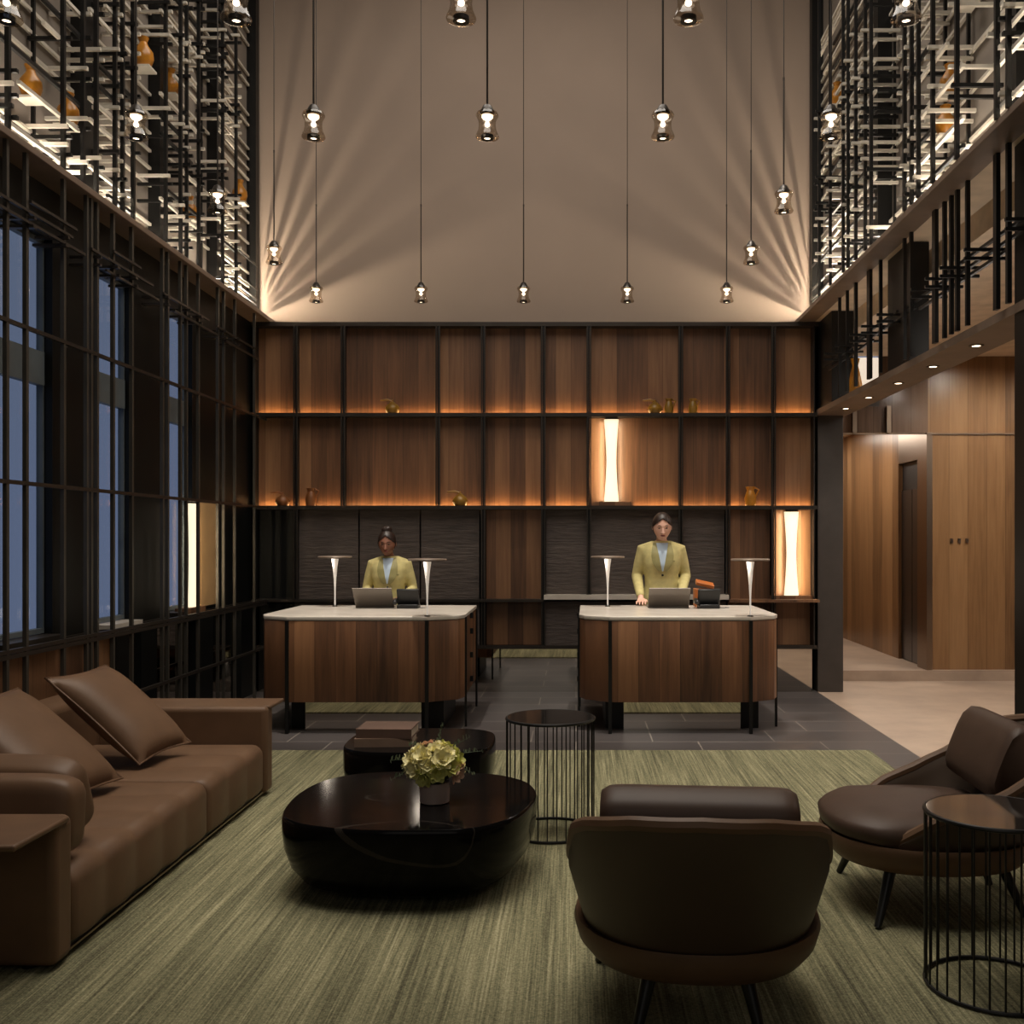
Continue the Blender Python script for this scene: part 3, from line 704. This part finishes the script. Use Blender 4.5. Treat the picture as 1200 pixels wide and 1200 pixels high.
# ------------------------------------------------------------------ lounge chairs (local: facing +Y)
def make_chair(lab):
    c = bpy.data.objects.new('lounge_chair', None); col.objects.link(c); OFF[c.name] = (0,0,0)
    tag(c, lab, 'armchair', 'lounge chairs')
    A_, B_ = .365, .39
    def out(phi, k=1.0, n=2.3):   # phi measured from the back (-Y) towards +X
        s_, c_ = math.sin(phi), -math.cos(phi)
        f = (abs(s_)**n+abs(c_)**n)**(-1/n)
        return Vector((A_*k*f*s_, B_*k*f*c_, 0))
    N = 56
    def ring(k, z, zf=0): return [out(2*PI*j/N, k)+Vector((0,0,z+zf*(.5-.5*math.cos(2*PI*j/N)))) for j in range(N)]
    prof = [(.5,.185),(.82,.185),(.95,.203),(1.03,.24),(1.065,.285),(1.05,.305),(1.0,.30),(.95,.265),(.5,.262)]
    obj('seat_shell', MB().rings([ring(k, z) for k, z in prof]), M['leather'], c, sharp=60)
    # seat cushion
    b = MB(); rg = []
    for k, z in ((.55,.255),(.84,.26),(.92,.29),(.935,.33),(.90,.372),(.80,.398),(.55,.412),(.2,.418)):
        r_ = []
        for j in range(N):
            p = out(2*PI*j/N, k); fq = min(1, max(0, (p.y-.10)/.16)); p = p*(1+.15*fq*fq*(3-2*fq)); p.y = p.y if p.y > -.24 else -.24+(p.y+.24)*.15
            p.z = z+(.03*fq if z < .35 else .004*fq); r_.append(p)
        rg.append(r_)
    obj('seat_cushion', b.rings(rg), M['leather_dark'], c, sharp=70)
    # wrap-around back: height by angle
    def hgt(a):
        a = abs(a)
        pts = [(0,.725),(20,.715),(38,.68),(46,.65),(54,.58),(64,.52),(80,.455),(100,.40),(116,.33),(124,.285)]
        a = math.degrees(a)
        for (a0,h0),(a1,h1) in zip(pts, pts[1:]):
            if a <= a1: q = (a-a0)/(a1-a0); return h0+(h1-h0)*q
        return .285
    PH = [math.radians(-123+246*i/70) for i in range(71)]; K = 8
    rg = []
    for ph in PH:
        h = hgt(ph); prf = []
        back = max(0, math.cos(ph))
        lean = .11+.14*back
        th = .045
        for side in (0,1):
            for i in range(K+1):
                q = i/K if side == 0 else 1-i/K
                z = .262+(h-.262)*q
                d = out(ph).normalized(); dd = Vector((d.x*.8, d.y, 0))
                p = out(ph, .955)+dd*(lean*((z-.262)/.44)**.9) - (d*th if side else Vector())
                if i in (0,) and side == 1 or (i == K and side == 0): p = p-d*(.008 if side == 0 else -.008)+Vector((0,0,-.0))
                p.z = z; prf.append(p)
        rg.append(prf)
    obj('backrest', MB().rings(rg), M['leather_back'], c, sharp=50)
    obj('back_piping', MB().tube([r_[K]*.5+r_[K+1]*.5+Vector((0,0,.004)) for r_ in rg], .021, 8, True), M['leather'], c)
    # headrest roll
    n = 24; rings = []
    for i in range(n+1):
        x_ = -.285+.57*i/n; e = 1-.12*abs(2*i/n-1)**18; prf = []
        for j in range(20):
            a = 2*PI*j/20; ca, sa = math.cos(a), math.sin(a); f = (abs(ca)**3.8+abs(sa)**3.8)**(-1/3.8)
            prf.append(Vector((x_, .085*e*f*ca, .155*e*f*sa)))
        rings.append(prf)
    b = MB().rings(rings); b.xf(Matrix.Translation((0,-.285,.60)) @ Matrix.Rotation(math.radians(22), 4, 'X'))
    obj('headrest', b, M['leather_dark'], c, sharp=60)
    for sx_ in (-1,1):
        for (xa, ya, xb, yb) in ((.25,.20,.33,.27), (.14,-.26,.19,-.34)):
            obj('leg', MB().tube([(sx_*xa,ya,.20),(sx_*xb,yb,.0)], [.024,.014], 12), M['leg'], c)
    return c
ch1 = make_chair('brown leather lounge chair seen from behind in the foreground')
ch1.location = (.385,3.30,.017); ch1.rotation_euler = (0,0,math.radians(-5))
ch2 = copy_tree(ch1); ch2.location = (1.43,4.22,.017); ch2.rotation_euler = (0,0,math.radians(88))
tag(ch2, 'brown leather lounge chair at the right, facing left towards the coffee table', 'armchair', 'lounge chairs')

# ------------------------------------------------------------------ wire side tables
def make_wire():
    w_ = bpy.data.objects.new('wire_side_table', None); col.objects.link(w_); OFF[w_.name] = (0,0,0)
    R_, H_ = .222, .585
    cir = lambda r, z: [(r*math.cos(2*PI*k/48), r*math.sin(2*PI*k/48), z) for k in range(48)]
    obj('top_ring', MB().tube(cir(R_, H_-.008), .008, 8, closed=True), M['black'], w_)
    obj('base_ring', MB().tube(cir(R_, .008), .007, 8, closed=True), M['black'], w_)
    obj('glass_top', MB().lathe([(.218,H_-.008),(.218,H_-.001)], seg=48), M['black_glass'], w_)
    for k in range(30):
        a = 2*PI*(k+.3)/30
        obj('rod', MB().tube([(R_*math.cos(a),R_*math.sin(a),.008),(R_*math.cos(a),R_*math.sin(a),H_-.01)], .0035, 6), M['black'], w_)
    return w_
w1 = make_wire(); w1.location = (-.13,5.2,.012); tag(w1, 'round black wire side table beside the coffee tables', 'side table', 'wire side tables')
w2 = copy_tree(w1); w2.location = (1.392,3.4,.012); tag(w2, 'round black wire side table in front of the right chair', 'side table', 'wire side tables')

# ------------------------------------------------------------------ coffee tables
def smooth_loop(P, n=6):
    out = []; m = len(P)
    for i in range(m):
        p0, p1, p2, p3 = (Vector((*P[(i+k-1) % m], 0)) for k in range(4))
        for k in range(n):
            q = k/n
            out.append(.5*((2*p1)+(-p0+p2)*q+(2*p0-5*p1+4*p2-p3)*q*q+(-p0+3*p1-3*p2+p3)*q**3))
    return [(p.x, p.y) for p in out]
def bowl_table(name, lab, outline, c, prof, base_h):
    t_ = thing(name, lab, 'coffee table', (c[0],c[1],.012), group='coffee tables')
    pol = smooth_loop(outline)
    rg = [[((x-c[0])*k+c[0], (y-c[1])*k+c[1], z) for x, y in pol] for k, z in prof]
    obj('table_body', MB().rings(rg), M['black_marble'], t_, sharp=35)
    obj('plinth', MB().rings([[((x-c[0])*.5+c[0], (y-c[1])*.5+c[1], z) for x, y in pol] for z in (.012, base_h)]), M['black'], t_)
    return t_
big = [(-1.235,4.30),(-1.255,4.62),(-1.19,4.89),(-1.02,5.03),(-.737,5.06),(-.42,5.01),(-.25,4.87),(-.185,4.70),(-.178,4.55),(-.222,4.32),(-.31,4.15),(-.44,4.05),(-.632,4.03),(-.86,4.04),(-1.04,4.09),(-1.16,4.165)]
bowl_table('coffee_table', 'large black marble coffee table holding the flower vase', big, (-.72,4.54),
    [(.48,.025),(.70,.03),(.84,.065),(.935,.13),(.985,.21),(1.0,.285),(1.0,.33),(.993,.346),(.985,.35),(.965,.35),(.1,.35)], .05)
sm = [(-.86+.41*math.copysign(abs(math.cos(a))**.62, math.cos(a)), 5.7+.35*math.copysign(abs(math.sin(a))**.62, math.sin(a))) for a in [2*PI*k/20 for k in range(20)]]
bowl_table('coffee_table', 'smaller black marble coffee table holding books, behind the large one', sm, (-.86,5.7),
    [(.45,.05),(.7,.055),(.9,.11),(.98,.2),(1.0,.27),(1.0,.36),(.99,.376),(.98,.38),(.955,.38),(.1,.38)], .06)
def book(x, y, z, w_, d_, h, rz, m, lab):
    t_ = thing('book', lab, 'book', (x,y,z), rz, 'coffee table books')
    obj('cover', MB().box(-w_/2, w_/2, -d_/2, d_/2, 0, .004).box(-w_/2, w_/2, -d_/2, d_/2, h-.004, h).box(-w_/2, w_/2, -d_/2, -d_/2+.005, .004, h-.004), m, t_, world=False)
    obj('pages', MB().box(-w_/2+.006, w_/2-.006, -d_/2+.006, d_/2-.006, .004, h-.004), M['paper'], t_, world=False)
book(-1.04, 5.62, .38, .31, .25, .045, .04, M['book_tan'], 'tan book, lower of the two on the smaller coffee table')
book(-1.03, 5.62, .425, .30, .24, .05, -.03, M['book_brown'], 'brown book, upper of the two on the smaller coffee table')

# flowers
vx, vy, vz = -.617, 4.47, .35
va = obj('vase', MB().lathe([(.058,0),(.064,.004),(.066,.09),(.06,.09),(.058,.02)], (vx,vy,vz), 32), M['mauve'])
tag(va, 'small mauve cylinder vase on the large black coffee table', 'vase')
fl = thing('flower_bouquet', 'cream and blush flower bouquet in the mauve vase', 'flowers', (vx,vy,vz+.06))
def blossom(c, r, nrm):
    b = MB(); q = Vector(nrm).to_track_quat('Z', 'Y').to_matrix()
    for lay, (cnt, tilt, sc) in enumerate(((6,.25,1.0),(6,.7,.85),(4,1.1,.6))):
        for k in range(cnt):
            a = 2*PI*(k+.5*lay)/cnt; vs = []; fs = []
            for i in range(5):
                for j in range(5):
                    u, v = i/4, (j/4-.5)
                    wd = math.sin(PI*(.15+.8*u))*.9
                    p = Vector((u*math.cos(tilt), v*wd, u*math.sin(tilt)+.25*v*v+.12*u*u))*r*sc
                    vs.append(Vector(c)+q @ (Matrix.Rotation(a, 3, 'Z') @ p))
            fs = [(i*5+j, i*5+j+1, i*5+j+6, i*5+j+5) for i in range(4) for j in range(4)]
            b.add(vs, fs)
    return b
fc = Vector((vx,vy,vz+.16))
rnd = random.Random(3)
spots = []
for i in range(30):
    ph = i*2.39996; zz = 1-1.45*(i+.5)/30
    r_ = math.sqrt(max(0, 1-zz*zz)); n_ = Vector((r_*math.cos(ph), r_*math.sin(ph), zz))
    spots.append((fc+Vector((n_.x*.105, n_.y*.09, n_.z*.075)), n_))
for i, (p, n_) in enumerate(spots):
    obj('bloom', blossom(p, rnd.uniform(.04,.055), n_), M[('petal_c','petal_p','petal_c','petal_g','petal_c')[i % 5]], fl, sharp=80)
obj('foliage_core', MB().ball(fc+Vector((0,0,-.005)), (.092,.08,.07)).tube([(vx,vy,vz+.03),(vx,vy,vz+.12)], .045, 12), M['leaf'], fl)
for k, (dx, dy, dz) in enumerate(((-.2,.05,.01),(-.18,-.06,-.05),(.2,.06,.05),(.17,-.02,-.03),(-.13,.1,.08),(.02,.1,.16),(.14,.12,.1))):
    b = MB(); s0 = fc; s1 = fc+Vector((dx,dy,dz))
    b.tube([s0, (s0+s1)/2+Vector((0,0,.02)), s1], [.003,.002,.001], 5)
    for j in range(7):
        q = .45+.55*j/6; p = s0+(s1-s0)*q+Vector((0,0,.02*math.sin(PI*q)))
        for sg in (-1,1):
            d = Vector((rnd.uniform(-.3,.3), sg*.8, rnd.uniform(-.2,.6))).normalized()*.03
            e = d.cross(Vector((1,0,.3))).normalized()*.009
            b.add([p, p+d*.5+e, p+d, p+d*.5-e], [(0,1,2,3)])
    obj('sprig', b, M['leaf'], fl)

# ------------------------------------------------------------------ people
def person(lab, loc, S, skin, bun, tilt, headx, arms, twist=0):
    """local frame: faces -Y, x to the photo's right, built at 1.74 m then scaled by S"""
    root = thing('person', lab, 'person', loc, twist, 'receptionists')
    V = Vector
    HM = Matrix.Translation((headx,-.045,1.50)) @ Matrix.Rotation(tilt, 4, 'X') @ Matrix.Translation((0,-.005,.115))
    b = MB()
    def tor(k, z): # half width, half depth, y centre by height
        tab = [(.84,.165,.115,.01),(.95,.172,.118,.012),(1.06,.138,.098,.0),(1.15,.136,.098,-.005),(1.26,.158,.112,-.012),(1.36,.172,.105,-.005),(1.42,.165,.085,.005),(1.46,.115,.065,.01),(1.485,.06,.052,.008)]
        for a, c in zip(tab, tab[1:]):
            if z <= c[0]:
                q = (z-a[0])/(c[0]-a[0]); q = max(0, q); return tuple(a[i]+(c[i]-a[i])*q for i in (1,2,3))
        return tab[-1][1:]
    def torso(z0, z1, grow, n=26):
        rg = []
        for i in range(n+1):
            z = z0+(z1-z0)*i/n; a, d, y0 = tor(0, z)
            rg.append([((a+grow)*math.copysign(abs(math.cos(t))**.85, math.cos(t)), y0+(d+grow)*math.copysign(abs(math.sin(t))**.9, math.sin(t)), z) for t in [2*PI*k/36 for k in range(36)]])
        return rg
    b.rings(torso(.86, 1.485, -.012))
    # legs
    for sx in (-1,1):
        b.tube([(sx*.085,.01,.90),(sx*.09,.0,.62),(sx*.088,.0,.48),(sx*.085,.012,.30),(sx*.083,.02,.09)], [.085,.068,.054,.05,.034], 14, True)
        b.tube([(sx*.085,.035,.045),(sx*.09,-.06,.035),(sx*.095,-.15,.026)], [.034,.036,.024], 12, True)
    # neck + head
    b.tube([(0,.012,1.44),(headx*.6,-.012,1.50),(headx,-.035,1.555)], [.055,.047,.047], 16, True)
    hd = MB(); rg = []
    for i in range(25):
        q = i/24; a = -PI/2+PI*min(max(q,.012),.988)
        z = .12*math.sin(a)
        wx = .086*math.cos(a)**.8; wy = .096*math.cos(a)**.85
        low = max(0, -z/.12)
        wx *= 1-.34*low**1.6
        ring = []
        for k in range(32):
            t = 2*PI*k/32; x, y = wx*math.cos(t), wy*math.sin(t)
            if y < 0:
                y *= 1-.16*max(0, z/.12)
                if low > 0: y -= .012*low*(1-abs(x)/.08)
                ex = math.exp(-((abs(x)-.031)/.016)**2-((z-.012)/.014)**2); y += .013*ex
                y -= .006*math.exp(-((z-.035)/.01)**2)*(1 if abs(x) < .055 else 0)
                y -= .007*math.exp(-(x/.022)**2-((z+.055)/.012)**2)
            else: y *= 1.0-.35*low
            ring.append((x, y, z))
        rg.append(ring)
    hd.rings(rg)
    hd.tube([(0,-.088,.015),(0,-.106,-.015),(0,-.112,-.028)], [.008,.011,.013], 10, True)
    for sx in (-1,1):
        hd.ball((sx*.012,-.098,-.03), (.008,.008,.007), 10, 6)
        hd.ball((sx*.086,.008,-.005), (.009,.02,.032), 12, 8)
    hd.xf(HM); b.add(hd.v, hd.f)
    # arms + hands
    sl = MB()
    for sx, (el, wr, tip, curl) in zip((-1,1), arms):
        sh_ = V((sx*.172,.005,1.40)); el, wr, tip = V(el), V(wr), V(tip)
        b.tube([sh_-V((sx*.02,0,.015)), (sh_+el)/2, el, (el*.45+wr*.55), wr], [.042,.045,.039,.036,.025], 14, True)
        sl.tube([sh_+V((-sx*.07,0,.022)), sh_+V((-sx*.004,0,0)), (sh_+el)/2, el, (el*.5+wr*.5), wr*.86+el*.14], [.05,.062,.056,.051,.045,.038], 16, True)
        f = (tip-wr).normalized(); up = V((0,0,1)); side = f.cross(up).normalized()*sx
        pl = wr+f*.085
        for q in (-.026,-.009,.009,.026):
            b.tube([wr+side*q*.5, pl+side*q], [.015,.0125], 10, True)
        for q, ln in ((-.031,.066),(-.0105,.08),(.0105,.085),(.031,.074)):
            p0 = pl+side*q; p1 = p0+f*ln*.5+side*q*.25+V((0,0,.006)); p2 = p1+f*ln*.3-V((0,0,curl*.5)); p3 = p2+f*ln*.25-V((0,0,curl))
            b.tube([p0,p1,p2,p3], [.0095,.009,.008,.0068], 10, True)
        t0 = wr+f*.025-side*(-.018); t1 = t0+f*.03+side*.03; t2 = t1+f*.028+side*.006-V((0,0,.004))
        b.tube([t0,t1,t2], [.013,.0105,.008], 10, True)
    SM = Matrix.Scale(S, 4)
    def remesh(mb, name, mat, vox, par, it=5):
        mb.xf(SM)
        o = obj(name, mb, mat, par, world=False)
        m = o.modifiers.new('r', 'REMESH'); m.mode = 'VOXEL'; m.voxel_size = vox; m.use_smooth_shade = True
        m = o.modifiers.new('s', 'SMOOTH'); m.factor = .5; m.iterations = it
        dg = bpy.context.evaluated_depsgraph_get(); dg.update()
        me = bpy.data.meshes.new_from_object(o.evaluated_get(dg)); o.modifiers.clear(); o.data = me
        for p in me.polygons: p.use_smooth = True
        if not me.materials: me.materials.append(mat)
        return o
    body = remesh(b, 'body', skin, .0045, root, 3)
    # blazer
    bl = MB().rings(torso(.80, 1.478, .018)); bl.add(sl.v, sl.f)
    blz = remesh(bl, 'blazer', M['blazer'], .008, root, 6)
    def surf(x, z, off):
        a, d, y0 = tor(0, z); a += .016; d += .016
        c_ = min(.98, abs(x)/a); t = math.acos(c_**(1/.85)) if c_ > 0 else PI/2
        return V((x, y0-(d*abs(math.sin(t))**.9)-off, z))
    def patch(rows, off, mat, name, par, thick=.004):
        # rows: list of (z, x0, x1)
        n = 8; fr = []; bk = []
        for z, x0, x1 in rows:
            fr.append([surf(x0+(x1-x0)*k/n, z, off) for k in range(n+1)]); bk.append([surf(x0+(x1-x0)*k/n, z, off-thick) for k in range(n+1)][::-1])
        p = MB().rings([f_+k_ for f_, k_ in zip(fr, bk)]); p.xf(SM)
        return obj(name, p, mat, par, world=False, sharp=70)
    zs = [1.46-.02*k for k in range(14)]
    vw = lambda z: .012+(z-1.19)*.19
    patch([(z, -vw(z), vw(z)) for z in zs], .006, M['shirt'], 'shirt', root, .012)
    for sx in (-1,1):
        patch([(z, sx*(vw(z)-.008), sx*(vw(z)+.014+.05*math.sin(PI*min(1,max(0,(z-1.19)/.28))**.8))) for z in zs], .012, M['lapel'], 'lapel', blz, .008)
    patch([(1.30,.07,.115),(1.285,.07,.115)], .006, M['lapel'], 'pocket', blz, .004)
    bt = MB().ball(surf(.0,1.165,.006), (.011,.006,.011), 10, 6); bt.xf(SM); obj('button', bt, M['black'], blz, world=False)
    tr = MB()
    tr.rings(torso(.84, .99, .008, 8))
    for sx in (-1,1): tr.tube([(sx*.085,.01,.90),(sx*.09,.0,.62),(sx*.088,.0,.48),(sx*.085,.012,.30),(sx*.083,.02,.10)], [.097,.082,.07,.066,.06], 16, True)
    remesh(tr, 'trousers', M['trouser'], .01, root, 4)
    # hair, eyes, lips
    hr = MB(); rg = []
    for i in range(17):
        a = -.55+(PI/2+.54)*i/16
        z = .012+.122*math.sin(a); rr = math.cos(a)
        ring = []
        for k in range(32):
            t = 2*PI*k/32; x, y = .094*rr*math.cos(t), .107*rr*math.sin(t)+.006
            if y < 0:   # keep the face free below the hairline
                lim = .088-.05*(abs(x)/.06)
                if z < lim: y = max(y, -.02-.03*max(0, (z-.0)/.062)) if abs(x) > .05 else max(y, -.03)
            ring.append((x, y, z))
        rg.append(ring)
    hr.rings(rg)
    if bun:
        hr.ball((0,.03,.135), (.056,.05,.036), 16, 10); hr.ball((.012,.02,.15), (.034,.034,.024), 14, 8)
    else: hr.ball((0,.12,-.01), (.035,.03,.035), 16, 10)
    hr.xf(HM); remesh(hr, 'hair', M['hair'], .005, root, 4)
    for sx in (-1,1):
        e = MB().ball((sx*.031,-.0775,.01), (.013,.007,.006), 12, 8); e.xf(SM @ HM); obj('eye', e, M['eye'], root, world=False)
        e = MB().tube([(sx*.016,-.087,.033),(sx*.032,-.086,.038),(sx*.048,-.074,.033)], [.003,.0035,.002], 6, True); e.xf(SM @ HM); obj('eyebrow', e, M['hair'], root, world=False)
    e = MB().ball((0,-.095,-.057), (.022,.008,.0085), 14, 8); e.xf(SM @ HM); obj('lips', e, M['lip'], root, world=False)
    return root
# arms: (elbow, wrist, fingertip, curl) for photo-left then photo-right arm (in local units before scale)
person('standing person in mustard blazer and pale blouse looking down behind the right desk', (.79,9.47,0), 1.0, M['skin_b'], False, math.radians(18), 0,
       [((-.225,.03,1.15), (-.205,-.24,.96), (-.215,-.42,.91), .004), ((.225,.03,1.15), (.16,-.22,.985), (.10,-.38,.93), .006)])
person('person with a hair bun and mustard blazer working at the laptop on the left desk', (-1.72,9.45,0), .905, M['skin_a'], True, math.radians(16), -.012,
       [((-.235,.02,1.14), (-.13,-.21,1.07), (-.06,-.35,1.045), .005), ((.235,.02,1.14), (.15,-.25,1.07), (.13,-.42,1.03), .005)])

# ------------------------------------------------------------------ lights of the place, plus added fills
def area(name, loc, rot, sx, sy, e, c=(1,.85,.68), spread=180):
    L = bpy.data.lights.new(name, 'AREA'); L.shape = 'RECTANGLE'; L.size = sx; L.size_y = sy; L.energy = e; L.color = c; L.spread = math.radians(spread)
    o = bpy.data.objects.new(name, L); col.objects.link(o); o.location = loc; o.rotation_euler = rot; return o
def spot(name, loc, tgt, e, ang, blend=.6, c=(1,.85,.68), r=.05):
    L = bpy.data.lights.new(name, 'SPOT'); L.energy = e; L.spot_size = math.radians(ang); L.spot_blend = blend; L.color = c; L.shadow_soft_size = r
    o = bpy.data.objects.new(name, L); col.objects.link(o); o.location = loc
    o.rotation_euler = (Vector(tgt)-Vector(loc)).to_track_quat('-Z', 'Y').to_euler(); return o
W = (1,.925,.83)
area('ceiling_fill', (-.4,5.2,7.5), (0,0,0), 3.5, 6.5, 270, W)  # added soft fill, stands for the unseen ceiling lights
area('front_fill', (-.4,-1.6,3.2), (PI/2,0,0), 4, 3, 18, W)  # added weak fill from behind the camera
for x_, y_, tx, ty, e, an in ((-1.7,7.6,-1.7,8.6,1150,22), (.8,7.6,.8,8.6,1150,22), (-.7,3.6,-.65,4.5,250,22), (-2.0,4.2,-2.3,4.9,150,30), (1.0,6.6,.9,6.7,300,36), (-1.3,6.8,-1.2,6.8,260,34), (1.0,3.0,1.2,4.1,160,28)):
    spot('ceiling_spot', (x_,y_,7.4), (tx,ty,0), e, an, c=W)
for y_ in (6.37,7.14,7.91,8.71,9.45):
    spot('soffit_spot', (2.49,y_,2.69), (2.49,y_,0), 22, 90, c=W)
for x_, y_ in ((4.2,9.9),(5.4,9.9),(4.2,8.2),(5.4,8.2),(3.4,6.4),(5,6.4)):
    spot('corridor_spot', (x_,y_,3.41), (x_,y_+.2,0), 70, 166, c=(1,.92,.82))
area('recess_fill', (3.1,12.8,2.88), (0,0,0), .5, 3.2, 46, (1,.9,.78))  # added soft light over the recess, no cove lamp there
def lamp_strips(base, h, e, rz, sides=(-1,1)):
    for sg in sides:
        L = bpy.data.lights.new('lamp_side_light', 'AREA'); L.shape = 'RECTANGLE'; L.size = .02; L.size_y = h-.06; L.energy = e; L.color = (1,.78,.48)
        o = bpy.data.objects.new('lamp_side_light', L); col.objects.link(o)
        Mx = Matrix.Rotation(rz, 4, 'Z')
        o.location = Vector(base)+Mx @ Vector((sg*.085,-.05,h/2))
        d = Mx @ Vector((sg*.8,.6,0))
        o.rotation_euler = d.to_track_quat('-Z', 'Y').to_euler()
lamp_strips((.345,10.03,1.84), .84, 2.3, 0)
lamp_strips((2.10,10.03,.925), .855, 2.1, 0)
lamp_strips((-3.135,8.25,.93), .87, 2.6, PI/2, (1,))
area('soffit_uplight', (2.57,7.7,2.77), (PI,0,0), .03, 4.3, 4.5, W)
